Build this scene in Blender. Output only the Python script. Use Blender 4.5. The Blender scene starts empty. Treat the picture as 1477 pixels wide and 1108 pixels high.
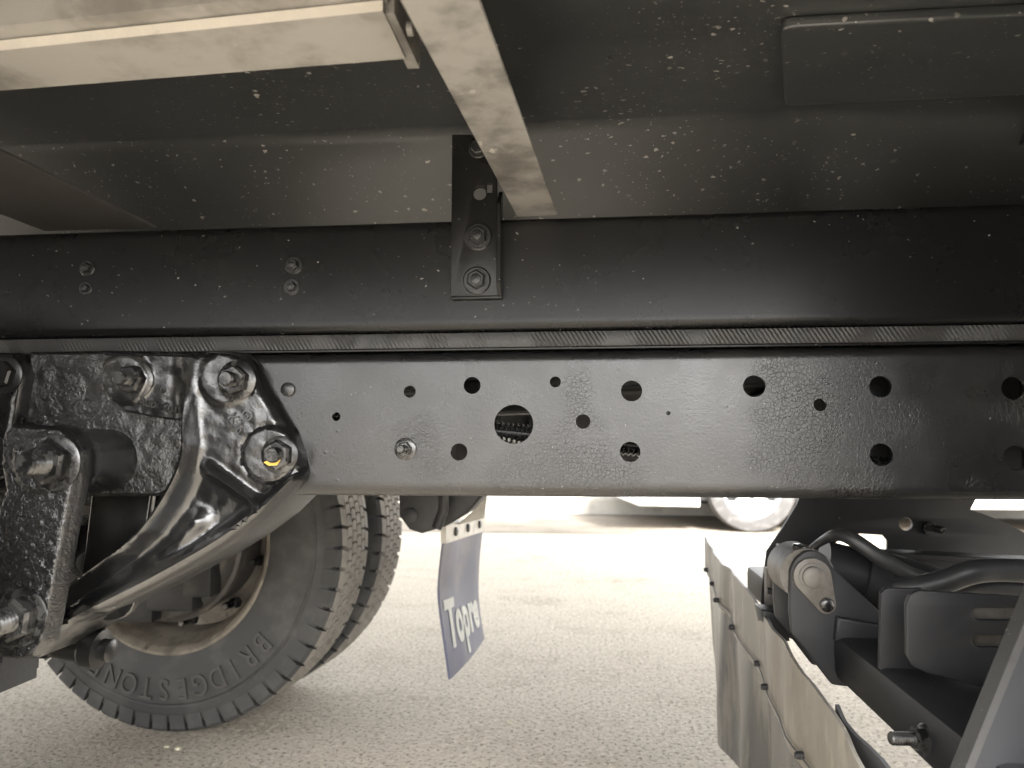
import bpy, bmesh, math, random
from mathutils import Vector, Matrix, noise
from mathutils.geometry import delaunay_2d_cdt
random.seed(7)
S = bpy.context.scene
COL = S.collection
R = math.radians

# ------------------------------------------------------------------ camera
F = 1120.0                       # focal length in photograph pixels
CAMZ = 0.61
YAW, PITCH = R(6.0), R(4.39)
cam = bpy.data.cameras.new('camera')
cam.sensor_width = 36.0
cam.lens = 36.0 * F / 1477.0
cam.clip_start = 0.02
cam.clip_end = 600
cam.dof.use_dof = True
cam.dof.focus_distance = 0.86
cam.dof.aperture_fstop = 7.2
camo = bpy.data.objects.new('camera', cam)
COL.objects.link(camo)
camo.location = (0, 0, CAMZ)
camo.rotation_euler = (math.pi / 2 + PITCH, 0, YAW)
S.camera = camo
MC = Matrix.Rotation(YAW, 3, 'Z') @ Matrix.Rotation(math.pi / 2 + PITCH, 3, 'X')

# ------------------------------------------------------------------ light
SUN_EL, SUN_AZ = R(38), R(164)
w = bpy.data.worlds.new('World')
S.world = w
w.use_nodes = True
nt = w.node_tree
bg = nt.nodes['Background']
sky = nt.nodes.new('ShaderNodeTexSky')
sky.sky_type = 'NISHITA'
sky.sun_disc = False
sky.sun_elevation = SUN_EL
sky.sun_rotation = SUN_AZ
sky.dust_density = 4.0
sky.air_density = 1.0
sky.ozone_density = 1.0
hsv = nt.nodes.new('ShaderNodeHueSaturation')          # thin cloud: an almost colourless sky
hsv.inputs['Saturation'].default_value = 0.08
nt.links.new(sky.outputs[0], hsv.inputs['Color'])
nt.links.new(hsv.outputs[0], bg.inputs[0])
bg.inputs[1].default_value = 0.12
sl = bpy.data.lights.new('sun', 'SUN')
sl.energy = 2.7
sl.angle = R(12)
sl.color = (1.0, 0.975, 0.945)
so = bpy.data.objects.new('sun', sl)
COL.objects.link(so)
sd = Vector((math.sin(SUN_AZ) * math.cos(SUN_EL), math.cos(SUN_AZ) * math.cos(SUN_EL), math.sin(SUN_EL)))
so.rotation_euler = sd.to_track_quat('Z', 'Y').to_euler()
so.location = (0, 0, 8)
S.view_settings.view_transform = 'Standard'
S.view_settings.look = 'None'
S.view_settings.gamma = 1.0
S.view_settings.exposure = 2.9

# ------------------------------------------------------------------ pixel -> point helpers
def ray(px, py):
    return MC @ Vector((px - 738.5, -(py - 554.0), -F))
def P(px, py, Y):
    d = ray(px, py); t = Y / d.y
    return Vector((d.x * t, Y, CAMZ + d.z * t))
def PZ(px, py, z):
    d = ray(px, py); t = (z - CAMZ) / d.z
    return Vector((d.x * t, d.y * t, z))
def PX(px, py, X):
    d = ray(px, py); t = X / d.x
    return Vector((X, d.y * t, CAMZ + d.z * t))
def XZ(px, py, Y):
    p = P(px, py, Y)
    return (p.x, p.z)

# ------------------------------------------------------------------ materials
def mat(name, col, rough=0.4, metal=0.0, spec=0.5, var=None, bumps=(), specks=(), rvar=None, coat=0.0):
    m = bpy.data.materials.new(name)
    m.use_nodes = True
    t = m.node_tree; N = t.nodes; L = t.links
    b = N['Principled BSDF']
    b.inputs['Roughness'].default_value = rough
    b.inputs['Metallic'].default_value = metal
    b.inputs['Specular IOR Level'].default_value = spec
    b.inputs['Coat Weight'].default_value = coat
    b.inputs['Coat Roughness'].default_value = 0.22
    geo = N.new('ShaderNodeNewGeometry')
    pos = geo.outputs['Position']
    def noise_n(scale, detail=3.0, rgh=0.55, vec=None):
        n = N.new('ShaderNodeTexNoise')
        n.inputs['Scale'].default_value = scale
        n.inputs['Detail'].default_value = detail
        n.inputs['Roughness'].default_value = rgh
        L.new(vec or pos, n.inputs['Vector'])
        return n.outputs['Fac']
    def ramp(fac, a, bb):
        r = N.new('ShaderNodeMapRange')
        r.inputs['From Min'].default_value = a
        r.inputs['From Max'].default_value = bb
        r.interpolation_type = 'SMOOTHSTEP'
        L.new(fac, r.inputs['Value'])
        return r.outputs['Result']
    def mul(a, c):
        q = N.new('ShaderNodeMath'); q.operation = 'MULTIPLY'
        L.new(a, q.inputs[0])
        if isinstance(c, float): q.inputs[1].default_value = c
        else: L.new(c, q.inputs[1])
        return q.outputs[0]
    def mix(fac, a, c):
        q = N.new('ShaderNodeMix'); q.data_type = 'RGBA'
        L.new(fac, q.inputs[0])
        for i, v in ((6, a), (7, c)):
            if isinstance(v, tuple): q.inputs[i].default_value = (*v, 1)
            else: L.new(v, q.inputs[i])
        return q.outputs[2]
    cur = None
    base = tuple(col)
    for vv in (var or ()):
        scale, c2, a, bb = vv[:4]
        vec = None
        if len(vv) > 4:                                    # stretched: streaks
            mp = N.new('ShaderNodeMapping'); mp.inputs['Scale'].default_value = vv[4]
            L.new(pos, mp.inputs['Vector']); vec = mp.outputs[0]
        f = ramp(noise_n(scale, 5.0, 0.62, vec), a, bb)
        cur = mix(f, cur if cur is not None else base, tuple(c2))
    spk_rough = None
    for (scale, size, c2, mscale, ma, mb, stretch) in specks:
        mp = N.new('ShaderNodeMapping')
        mp.inputs['Scale'].default_value = stretch
        L.new(pos, mp.inputs['Vector'])
        dn = N.new('ShaderNodeTexNoise'); dn.inputs['Scale'].default_value = scale * 1.7
        L.new(mp.outputs[0], dn.inputs['Vector'])
        ad = N.new('ShaderNodeVectorMath'); ad.operation = 'MULTIPLY_ADD'
        L.new(dn.outputs['Color'], ad.inputs[0])
        ad.inputs[1].default_value = (0.9 / scale,) * 3
        L.new(mp.outputs[0], ad.inputs[2])
        v = N.new('ShaderNodeTexVoronoi'); v.inputs['Scale'].default_value = scale
        v.inputs['Randomness'].default_value = 1.0
        L.new(ad.outputs[0], v.inputs['Vector'])
        sep = N.new('ShaderNodeSeparateColor'); L.new(v.outputs['Color'], sep.inputs[0])
        th = mul(sep.outputs[0], float(size))          # each cell its own dot size
        sb = N.new('ShaderNodeMath'); sb.operation = 'SUBTRACT'
        L.new(th, sb.inputs[0]); L.new(v.outputs['Distance'], sb.inputs[1])
        f = ramp(sb.outputs[0], 0.0, size * 0.25)
        keep = ramp(sep.outputs[1], 0.35, 0.75)
        f = mul(f, keep)
        f = mul(f, ramp(noise_n(mscale, 2.0, 0.5), ma, mb))
        cur = mix(f, cur if cur is not None else base, tuple(c2))
    if cur is not None: L.new(cur, b.inputs['Base Color'])
    else: b.inputs['Base Color'].default_value = (*base, 1)
    if rvar:
        sc, lo, hi = rvar
        r = N.new('ShaderNodeMapRange'); r.inputs['From Min'].default_value = 0.3; r.inputs['From Max'].default_value = 0.7
        r.inputs['To Min'].default_value = lo; r.inputs['To Max'].default_value = hi
        L.new(noise_n(sc, 5.0), r.inputs['Value'])
        L.new(r.outputs[0], b.inputs['Roughness'])
    prev = None
    for bp in bumps:
        kind, scale, strength, dist = bp[:4]
        if kind == 'noise':
            h = noise_n(scale, 4.0, 0.6)
        elif kind == 'crack':
            dn = N.new('ShaderNodeTexNoise'); dn.inputs['Scale'].default_value = scale * 0.9
            L.new(pos, dn.inputs['Vector'])
            ad = N.new('ShaderNodeVectorMath'); ad.operation = 'MULTIPLY_ADD'
            L.new(dn.outputs['Color'], ad.inputs[0]); ad.inputs[1].default_value = (1.0 / scale,) * 3
            L.new(pos, ad.inputs[2])
            v = N.new('ShaderNodeTexVoronoi'); v.feature = 'DISTANCE_TO_EDGE'; v.inputs['Scale'].default_value = scale
            L.new(ad.outputs[0], v.inputs['Vector'])
            e = ramp(v.outputs['Distance'], 0.07, 0.0)
            h = mul(e, ramp(noise_n(bp[4], 3.0), bp[5], bp[6]))
        elif kind == 'drop':
            v = N.new('ShaderNodeTexVoronoi'); v.inputs['Scale'].default_value = scale
            L.new(pos, v.inputs['Vector'])
            sep = N.new('ShaderNodeSeparateColor'); L.new(v.outputs['Color'], sep.inputs[0])
            h = mul(ramp(v.outputs['Distance'], bp[4], 0.0), ramp(sep.outputs[0], bp[5], bp[5] + 0.05))
        elif kind == 'hatch':
            mp = N.new('ShaderNodeMapping'); mp.inputs['Rotation'].default_value = (0, R(bp[4]), 0)
            L.new(pos, mp.inputs['Vector'])
            wv = N.new('ShaderNodeTexWave'); wv.inputs['Scale'].default_value = scale
            wv.inputs['Distortion'].default_value = 1.5; wv.inputs['Detail'].default_value = 2.0
            wv.inputs['Detail Scale'].default_value = 3.0
            L.new(mp.outputs[0], wv.inputs['Vector'])
            h = mul(wv.outputs['Fac'], ramp(noise_n(18.0, 2.0), 0.38, 0.62))
        bn = N.new('ShaderNodeBump')
        bn.inputs['Strength'].default_value = strength
        bn.inputs['Distance'].default_value = dist
        L.new(h, bn.inputs['Height'])
        if prev: L.new(prev, bn.inputs['Normal'])
        prev = bn.outputs[0]
    if prev: L.new(prev, b.inputs['Normal'])
    return m

ONE = (1, 1, 1)
M_RAIL = mat('rail_paint', (0.008, 0.008, 0.0083), 0.28, 0, 0.58, var=[(9, (0.018, 0.017, 0.016), .45, .75)],
             bumps=[('noise', 340, .22, .0008), ('crack', 230, .34, .0005, 5.0, .52, .64), ('noise', 90, .06, .002), ('drop', 70, .3, .0008, .20, .88)],
             rvar=(14, .24, .34), specks=[(190, .17, (.22, .21, .2), 14, .46, .66, ONE)])
M_SUB = mat('subframe_paint', (0.006, 0.006, 0.0062), 0.28, 0, 0.24, var=[(5, (0.010, 0.0096, 0.0092), .45, .75)],
            bumps=[('noise', 320, .06, .0006), ('drop', 200, .4, .0008, .2, .84)],
            rvar=(6, .24, .30), specks=[(170, .19, (.18, .175, .165), 9, .38, .54, (.8, .8, 1.1)), (120, .14, (.24, .23, .22), 5, .48, .62, (.8, .8, 1))])
M_STRIP = mat('packing_strip', (0.026, 0.025, 0.024), 0.42, 0.1, 0.4, bumps=[('hatch', 75, .7, .0010, 32.0), ('noise', 200, .2, .001)],
              var=[(14, (0.02, 0.02, 0.02), .4, .7)])
M_CAST = mat('undercoat_gloss', (0.007, 0.007, 0.0073), 0.2, 0, 1.0, bumps=[('noise', 340, .28, .0010), ('noise', 900, .2, .0004)],
             var=[(14, (0.03, 0.029, 0.028), .5, .75)], rvar=(25, .14, .28), specks=[(170, .16, (.28, .27, .25), 12, .5, .65, ONE)])
M_LUMP = mat('undercoat_lumpy', (0.007, 0.007, 0.0072), 0.17, 0, 0.75, bumps=[('noise', 230, .60, .0028), ('noise', 480, .35, .0012)],
             var=[(30, (0.022, 0.020, 0.0195), .54, .78)])
M_BOLT = mat('bolt_steel', (0.075, 0.074, 0.072), 0.26, 0.6, 0.7, bumps=[('noise', 400, .15, .0005)], var=[(70, (0.015, 0.015, 0.015), .42, .60)])
M_BBLK = mat('bolt_black', (0.010, 0.010, 0.010), 0.28, 0, 0.5, bumps=[('noise', 350, .3, .0008)])
M_YEL = mat('yellow_mark', (0.62, 0.38, 0.06), 0.5)
M_FLOOR = mat('floor_sheet', (0.026, 0.027, 0.0275), 0.28, 0, 0.6, var=[(2.5, (0.036, 0.037, 0.037), .3, .8), (40, (0.034, 0.035, 0.035), .45, .85)],
              bumps=[('noise', 140, .08, .0010)], rvar=(5, .27, .33), coat=.15,
              specks=[(120, .30, (.26, .25, .23), 5.0, .46, .56, (.8, 1, 1)), (260, .28, (.22, .215, .20), 7, .40, .56, (.85, 1, 1)),
                      (75, .28, (.30, .29, .26), 4.0, .50, .58, (.75, 1, 1))])
M_PALE = mat('dusty_galvanised', (0.235, 0.223, 0.205), 0.5, 0.15, 0.5, var=[(16, (0.10, 0.094, 0.085), .42, .66), (6, (0.085, 0.078, 0.069), .52, .68), (55, (0.24, 0.228, 0.21), .55, .75)],
             bumps=[('noise', 180, .15, .001)], specks=[(75, .3, (.6, .57, .5), 10, .46, .62, (1.2, .7, 1)), (60, .14, (.08, .06, .05), 12, .55, .7, ONE)])
M_WOOD = mat('pale_board', (0.255, 0.242, 0.22), 0.6, 0.0, 0.4, var=[(10, (0.145, 0.135, 0.12), .40, .65), (50, (0.255, 0.243, 0.222), .55, .75)],
             bumps=[('noise', 150, .2, .001)], specks=[(48, .2, (.4, .09, .06), 9, .60, .66, (.6, 1, 1)), (90, .2, (.2, .15, .1), 12, .5, .65, (.5, 1, 1))])
M_EDGE = mat('board_edge', (0.47, 0.435, 0.385), 0.65, 0, 0.3, bumps=[('noise', 260, .4, .0015)], var=[(60, (0.5, 0.46, 0.40), .45, .7), (25, (0.3, 0.27, 0.23), .56, .7)])
M_BRN = mat('dark_brown_member', (0.036, 0.033, 0.031), 0.4, 0, 0.5, var=[(8, (0.03, 0.028, 0.026), .4, .7)], bumps=[('noise', 150, .15, .001)])
M_RUB = mat('tyre_rubber', (0.046, 0.046, 0.0455), 0.62, 0, 0.4, var=[(12, (0.078, 0.076, 0.072), .42, .72)], bumps=[('noise', 120, .15, .001)])
M_LETR = mat('tyre_lettering', (0.066, 0.063, 0.059), 0.6)
M_TREAD = mat('dusty_tread', (0.27, 0.25, 0.222), 0.8, 0, 0.2, var=[(25, (0.19, 0.175, 0.155), .45, .75)], bumps=[('noise', 200, .3, .001)])
M_RIM = mat('rim_dusty', (0.23, 0.205, 0.168), 0.5, 0.1, 0.4, var=[(14, (0.115, 0.096, 0.077), .42, .66), (40, (0.07, 0.058, 0.048), .56, .72)], bumps=[('noise', 90, .2, .002)])
M_DARK = mat('dark_underside', (0.02, 0.02, 0.021), 0.5, 0, 0.4, var=[(20, (0.05, 0.044, 0.038), .5, .8)], bumps=[('noise', 120, .3, .002)])
M_DRUM = mat('dusty_drum', (0.07, 0.066, 0.062), 0.55, 0.1, 0.4, var=[(18, (0.16, 0.14, 0.11), .5, .78)], bumps=[('noise', 90, .3, .002)])
M_LIFT = mat('lift_satin_black', (0.020, 0.0205, 0.023), 0.48, 0, 0.3, var=[(6, (0.032, 0.0315, 0.031), .45, .75)], bumps=[('noise', 350, .12, .0008)],
             specks=[(120, .14, (.3, .29, .27), 12, .55, .7, ONE)])
M_LIFTE = mat('worn_plate_edge', (0.040, 0.039, 0.038), 0.5, 0.1, 0.4, var=[(40, (0.025, 0.0245, 0.024), .5, .7)], specks=[(200, .2, (.3, .29, .27), 30, .45, .6, ONE)])
M_PIN = mat('dusty_pin_steel', (0.125, 0.116, 0.105), 0.5, 0.3, 0.5, var=[(40, (0.085, 0.076, 0.065), .42, .62)], bumps=[('noise', 200, .2, .001)])
M_HOSE = mat('hose_rubber', (0.03, 0.031, 0.033), 0.42, 0, 0.5, var=[(20, (0.06, 0.057, 0.052), .5, .75)])
M_FLAPN = mat('dusty_flap', (0.20, 0.188, 0.166), 0.42, 0, 0.7, var=[(18, (0.165, 0.148, 0.123), .44, .62, (1, 1, .25)), (40, (0.30, 0.272, 0.225), .50, .74, (1, 1, .3)), (70, (0.13, 0.12, 0.105), .62, .72, (1, 1, .15))], bumps=[('noise', 60, .2, .003)])
M_FLAPL = mat('grey_flap_rubber', (0.085, 0.083, 0.080), 0.26, 0, 1.0, var=[(16, (0.185, 0.172, 0.150), .44, .62, (1, 1, .18)), (40, (0.075, 0.072, 0.068), .52, .68, (1, 1, .15))], bumps=[('noise', 60, .15, .003)])
M_FLAPR = mat('flap_rubber_edge', (0.085, 0.085, 0.088), 0.5, 0, 0.4)
M_FLAPF = mat('blue_flap', (0.066, 0.072, 0.120), 0.45, 0, 0.4, var=[(7, (0.115, 0.112, 0.135), .42, .66)])
M_LETT = mat('flap_lettering', (0.48, 0.48, 0.44), 0.6, var=[(40, (0.4, 0.4, 0.42), .5, .8)])
M_SILV = mat('silver_holder', (0.45, 0.42, 0.37), 0.5, 0.2, 0.5, var=[(30, (0.3, 0.28, 0.24), .45, .7)])
M_WHITE = mat('white_car_paint', (0.78, 0.79, 0.80), 0.25, 0, 0.5, coat=0.5)
M_GLASS = mat('car_glass', (0.02, 0.025, 0.03), 0.06, 0, 0.6)
M_LAMP = mat('car_lamp', (0.55, 0.56, 0.57), 0.15, 0, 0.6)
M_CTYRE = mat('car_tyre', (0.06, 0.058, 0.056), 0.7, 0, 0.3, var=[(14, (0.11, 0.105, 0.10), .45, .7)])
M_ALLOY = mat('car_alloy', (0.7, 0.71, 0.72), 0.3, 0.5, 0.5)
M_GROUND = mat('pale_asphalt', (0.50, 0.448, 0.37), 0.85, 0, 0.25,
               var=[(0.8, (0.50, 0.45, 0.375), .4, .65), (2.2, (0.33, 0.29, 0.235), .54, .74), (6, (0.40, 0.35, 0.28), .48, .75), (60, (0.58, 0.53, 0.445), .50, .62), (110, (0.20, 0.172, 0.135), .54, .62)],
               bumps=[('noise', 95, .7, .010), ('noise', 260, .6, .004)],
               specks=[(26, .12, (.5, .49, .44), 2.0, .45, .6, ONE)])
M_KERB = mat('kerb_concrete', (0.42, 0.40, 0.36), 0.85, 0, 0.2, var=[(6, (0.34, 0.32, 0.28), .45, .7)], bumps=[('noise', 60, .4, .004)])
M_STONE = mat('pale_chip', (0.55, 0.52, 0.40), 0.8, var=[(120, (0.4, 0.37, 0.27), .45, .65)])
M_BODY = mat('body_white', (0.70, 0.70, 0.69), 0.4)

# ------------------------------------------------------------------ object helpers
WLOC = {}
def link(o, parent=None, loc=None):
    COL.objects.link(o)
    loc = Vector(loc) if loc is not None else Vector((0, 0, 0))
    WLOC[o.name] = loc
    if parent is not None:
        o.parent = parent
        o.location = loc - WLOC[parent.name]
    else:
        o.location = loc
    return o
def empty(name, loc, parent=None):
    o = bpy.data.objects.new(name, None)
    o.empty_display_size = 0.1
    return link(o, parent, loc)
def shade(me, ang=35):
    for p in me.polygons: p.use_smooth = True
    try: me.set_sharp_from_angle(angle=R(ang))
    except Exception: pass
def build(name, verts, faces, m, parent=None, ang=35, local=False, mi=None):
    me = bpy.data.meshes.new(name)
    vs = [Vector(v) for v in verts]
    if local:
        c = Vector((0, 0, 0))
    else:
        lo = Vector((min(v[i] for v in vs) for i in range(3))); hi = Vector((max(v[i] for v in vs) for i in range(3)))
        c = (lo + hi) / 2
    me.from_pydata([v - c for v in vs], [], faces)
    bm = bmesh.new(); bm.from_mesh(me)
    bmesh.ops.recalc_face_normals(bm, faces=bm.faces)
    bm.to_mesh(me); bm.free()
    ms = m if isinstance(m, (list, tuple)) else [m]
    for q in ms: me.materials.append(q)
    if mi:
        for p, i in zip(me.polygons, mi): p.material_index = i
    shade(me, ang)
    o = bpy.data.objects.new(name, me)
    if local:
        COL.objects.link(o); o.parent = parent
        return o
    return link(o, parent, c)

class G:
    """collects geometry for one mesh"""
    def __init__(s): s.v = []; s.f = []; s.mi = []
    def add(s, v, f, k=0):
        n = len(s.v); s.v += [Vector(q) for q in v]; s.f += [tuple(i + n for i in q) for q in f]; s.mi += [k] * len(f); return s
    def make(s, name, m, parent=None, ang=35, local=False):
        return build(name, s.v, s.f, m, parent, ang, local, s.mi)

def box(lo, hi, bev=0.0):
    lo, hi = Vector(lo), Vector(hi)
    bm = bmesh.new()
    bmesh.ops.create_cube(bm, size=1)
    for v in bm.verts:
        v.co = Vector(((lo[i] + hi[i]) / 2 + v.co[i] * (hi[i] - lo[i]) for i in range(3)))
    if bev > 0:
        bmesh.ops.bevel(bm, geom=bm.edges[:], offset=bev, segments=2, affect='EDGES', profile=.6)
    v = [x.co.copy() for x in bm.verts]
    bm.verts.index_update()
    f = [[q.index for q in fc.verts] for fc in bm.faces]
    bm.free()
    return v, f

def basis(axis):
    a = Vector(axis).normalized()
    t = Vector((0, 0, 1)) if abs(a.z) < .9 else Vector((1, 0, 0))
    u = t.cross(a).normalized(); v = a.cross(u)
    return a, u, v
def lathe(c, axis, prof, n=24, close=False):
    """prof: list of (along, radius)"""
    a, u, v = basis(axis); c = Vector(c)
    V = []; Fc = []
    for (h, r) in prof:
        for k in range(n):
            t = 2 * math.pi * k / n
            V.append(c + a * h + (u * math.cos(t) + v * math.sin(t)) * r)
    m = len(prof)
    for i in range(m - 1 + (1 if close else 0)):
        j = (i + 1) % m
        for k in range(n):
            q = (k + 1) % n
            Fc.append((i * n + k, i * n + q, j * n + q, j * n + k))
    if not close:
        if prof[0][1] > 1e-6: Fc.append(tuple(range(n)))
        if prof[-1][1] > 1e-6: Fc.append(tuple((m - 1) * n + k for k in range(n)))
    return V, Fc
def tube(path, r, n=12, caps=True):
    path = [Vector(p) for p in path]
    V = []; Fc = []
    prev = None
    for i, p in enumerate(path):
        d = (path[min(i + 1, len(path) - 1)] - path[max(i - 1, 0)]).normalized()
        if prev is None: a, u, v = basis(d)
        else:
            u = (prev - d * prev.dot(d)).normalized(); v = d.cross(u)
        prev = u
        rr = r[i] if isinstance(r, (list, tuple)) else r
        for k in range(n):
            t = 2 * math.pi * k / n
            V.append(p + (u * math.cos(t) + v * math.sin(t)) * rr)
    for i in range(len(path) - 1):
        for k in range(n):
            q = (k + 1) % n
            Fc.append((i * n + k, i * n + q, (i + 1) * n + q, (i + 1) * n + k))
    if caps:
        Fc.append(tuple(range(n))); Fc.append(tuple((len(path) - 1) * n + k for k in range(n)))
    return V, Fc
def spline(pts, n=8):
    pts = [Vector(p) for p in pts]; out = []
    for i in range(len(pts) - 1):
        p0 = pts[max(i - 1, 0)]; p1 = pts[i]; p2 = pts[i + 1]; p3 = pts[min(i + 2, len(pts) - 1)]
        for k in range(n):
            t = k / n
            out.append(.5 * ((2 * p1) + (p2 - p0) * t + (2 * p0 - 5 * p1 + 4 * p2 - p3) * t * t + (3 * p1 - p0 - 3 * p2 + p3) * t ** 3))
    out.append(pts[-1])
    return out
def circle(c, r, n=28):
    return [(c[0] + r * math.cos(2 * math.pi * k / n), c[1] + r * math.sin(2 * math.pi * k / n)) for k in range(n)]
def rounded(pts, r, n=5):
    """round the corners of a 2-D polygon"""
    out = []; m = len(pts)
    for i in range(m):
        a, b, c = (Vector(pts[i - 1]), Vector(pts[i]), Vector(pts[(i + 1) % m]))
        rr = min(r, (a - b).length * .45, (c - b).length * .45)
        p, q = b + (a - b).normalized() * rr, b + (c - b).normalized() * rr
        for k in range(n + 1):
            t = k / n
            out.append(tuple(p * (1 - t) ** 2 + b * 2 * t * (1 - t) + q * t * t))
    return out
def plate2d(outline, holes, th, bev=0.0):
    """flat plate in u,v with real holes, extruded along w from 0 (front) to th; returns verts (u,v,w), faces"""
    cu = bpy.data.curves.new('tmp', 'CURVE'); cu.dimensions = '2D'; cu.fill_mode = 'BOTH'
    for pts in [outline] + list(holes):
        s = cu.splines.new('POLY'); s.points.add(len(pts) - 1)
        for q, p in zip(s.points, pts): q.co = (p[0], p[1], 0, 1)
        s.use_cyclic_u = True
    cu.extrude = max(th / 2 - bev, 1e-5); cu.bevel_depth = bev; cu.bevel_resolution = 2
    if bev: cu.offset = -bev
    o = bpy.data.objects.new('tmp', cu)
    COL.objects.link(o)
    dg = bpy.context.evaluated_depsgraph_get()
    me = bpy.data.meshes.new_from_object(o.evaluated_get(dg))
    bm = bmesh.new(); bm.from_mesh(me)
    bmesh.ops.remove_doubles(bm, verts=bm.verts, dist=1e-5)
    bm.verts.index_update()
    V = [Vector((v.co.x, v.co.y, v.co.z + th / 2)) for v in bm.verts]
    Fc = [[v.index for v in f.verts] for f in bm.faces]
    bm.free()
    bpy.data.objects.remove(o); bpy.data.curves.remove(cu); bpy.data.meshes.remove(me)
    return V, Fc
def plateY(outline, Y, th, holes=(), bev=0.0, px=True, rnd=0.0):
    """plate facing the camera in a plane of constant Y; outline in photograph pixels at that plane"""
    pts = [XZ(x, y, Y) for x, y in outline] if px else list(outline)
    if rnd: pts = rounded(pts, rnd)
    V, Fc = plate2d(pts, holes, th, bev)
    return [Vector((v.x, Y + v.z, v.y)) for v in V], Fc
def sdf(p, poly):
    x, y = p; d = 1e18; inside = False
    n = len(poly); j = n - 1
    for i in range(n):
        xi, yi = poly[i]; xj, yj = poly[j]
        ex, ey = xj - xi, yj - yi; wx, wy = x - xi, y - yi
        t = max(0, min(1, (wx * ex + wy * ey) / (ex * ex + ey * ey + 1e-18)))
        dx, dy = wx - ex * t, wy - ey * t
        d = min(d, dx * dx + dy * dy)
        if (yi > y) != (yj > y) and x < (xj - xi) * (y - yi) / (yj - yi) + xi: inside = not inside
        j = i
    d = math.sqrt(d)
    return d if inside else -d
def pld(p, line):
    x, y = p; d = 1e18
    for i in range(len(line) - 1):
        xi, yi = line[i]; xj, yj = line[i + 1]
        ex, ey = xj - xi, yj - yi; wx, wy = x - xi, y - yi
        t = max(0, min(1, (wx * ex + wy * ey) / (ex * ex + ey * ey + 1e-18)))
        dx, dy = wx - ex * t, wy - ey * t
        d = min(d, dx * dx + dy * dy)
    return math.sqrt(d)
def sm(a, b, x):
    t = max(0, min(1, (x - a) / (b - a))); return t * t * (3 - 2 * t)
def resample(poly, step):
    out = []
    n = len(poly)
    for i in range(n):
        a, b = Vector(poly[i]), Vector(poly[(i + 1) % n])
        k = max(1, int((b - a).length / step))
        for q in range(k): out.append(tuple(a + (b - a) * q / k))
    return out
def relief(outline, Y, hfun, step, back, ridges=()):
    """cast part: exact outline in pixels, front pushed towards the viewer by hfun(px,py,edge distance) metres, walls back to Y=back"""
    poly = resample(outline, step)
    pts = [Vector(p) for p in poly]; nb = len(pts)
    area = sum(poly[i - 1][0] * poly[i][1] - poly[i][0] * poly[i - 1][1] for i in range(nb))
    sg = 1 if area > 0 else -1
    for off in (1.3, 2.8, 4.6, 6.8):
        for i in range(nb):
            a, b, c = Vector(poly[i - 1]), Vector(poly[i]), Vector(poly[(i + 1) % nb])
            t = (c - a).normalized(); q = b + Vector((-t.y, t.x)) * sg * off
            if sdf(q, poly) > off * .85: pts.append(q)
    for rg in ridges:
        rs = [Vector(q[:2]) for q in [tuple(v) for v in spline([Vector((q[0], q[1], 0)) for q in rg], 6)]]
        for off in (0, -3.5, 3.5, -7.5, 7.5, -12, 12):
            acc = 0.0
            for i in range(1, len(rs) - 1):
                acc += (rs[i] - rs[i - 1]).length
                if acc < 4.0: continue
                acc = 0.0
                t = (rs[i + 1] - rs[i - 1]).normalized(); q = rs[i] + Vector((-t.y, t.x)) * off
                if sdf(q, poly) > 8.0 and all(pld(q, o) > 10 for o in ridges if o is not rg): pts.append(q)
    xs = [p[0] for p in poly]; ys = [p[1] for p in poly]
    y = min(ys); row = 0
    while y < max(ys):
        x = min(xs) + (row % 2) * step / 2
        while x < max(xs):
            if sdf((x, y), poly) > 6.8 + step * .5 and all(pld((x, y), o) > 13.5 for o in ridges): pts.append(Vector((x, y)))
            x += step
        y += step * .87; row += 1
    vo, eo, fo, ov, oe, of = delaunay_2d_cdt(pts, [(i, (i + 1) % nb) for i in range(nb)], [], 1, 1e-4)
    V = []
    for q in vo:
        d = max(0, sdf((q.x, q.y), poly))
        h = hfun(q.x, q.y, d)
        b = P(q.x, q.y, Y)
        V.append(Vector((b.x, Y - h, b.z)))
    Fc = [tuple(f) for f in fo]
    cnt = {}
    for f in Fc:
        for i in range(len(f)):
            e = (f[i], f[(i + 1) % len(f)])
            cnt[tuple(sorted(e))] = cnt.get(tuple(sorted(e)), 0) + 1
    bmap = {}
    n0 = len(V)
    for e, c in cnt.items():
        if c == 1:
            for i in e:
                if i not in bmap:
                    bmap[i] = len(V); V.append(Vector((V[i].x, back, V[i].z)))
            Fc.append((e[0], e[1], bmap[e[1]], bmap[e[0]]))
    return V, Fc
def text_mesh(s, size, depth, bold=0.0):
    cu = bpy.data.curves.new('tmp', 'FONT'); cu.body = s; cu.size = size; cu.extrude = depth; cu.align_x = 'CENTER'; cu.align_y = 'CENTER'
    cu.offset = bold; cu.resolution_u = 4
    o = bpy.data.objects.new('tmp', cu); COL.objects.link(o)
    dg = bpy.context.evaluated_depsgraph_get()
    me = bpy.data.meshes.new_from_object(o.evaluated_get(dg))
    V = [v.co.copy() for v in me.vertices]; Fc = [tuple(p.vertices) for p in me.polygons]
    bpy.data.objects.remove(o); bpy.data.curves.remove(cu); bpy.data.meshes.remove(me)
    return V, Fc
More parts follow.
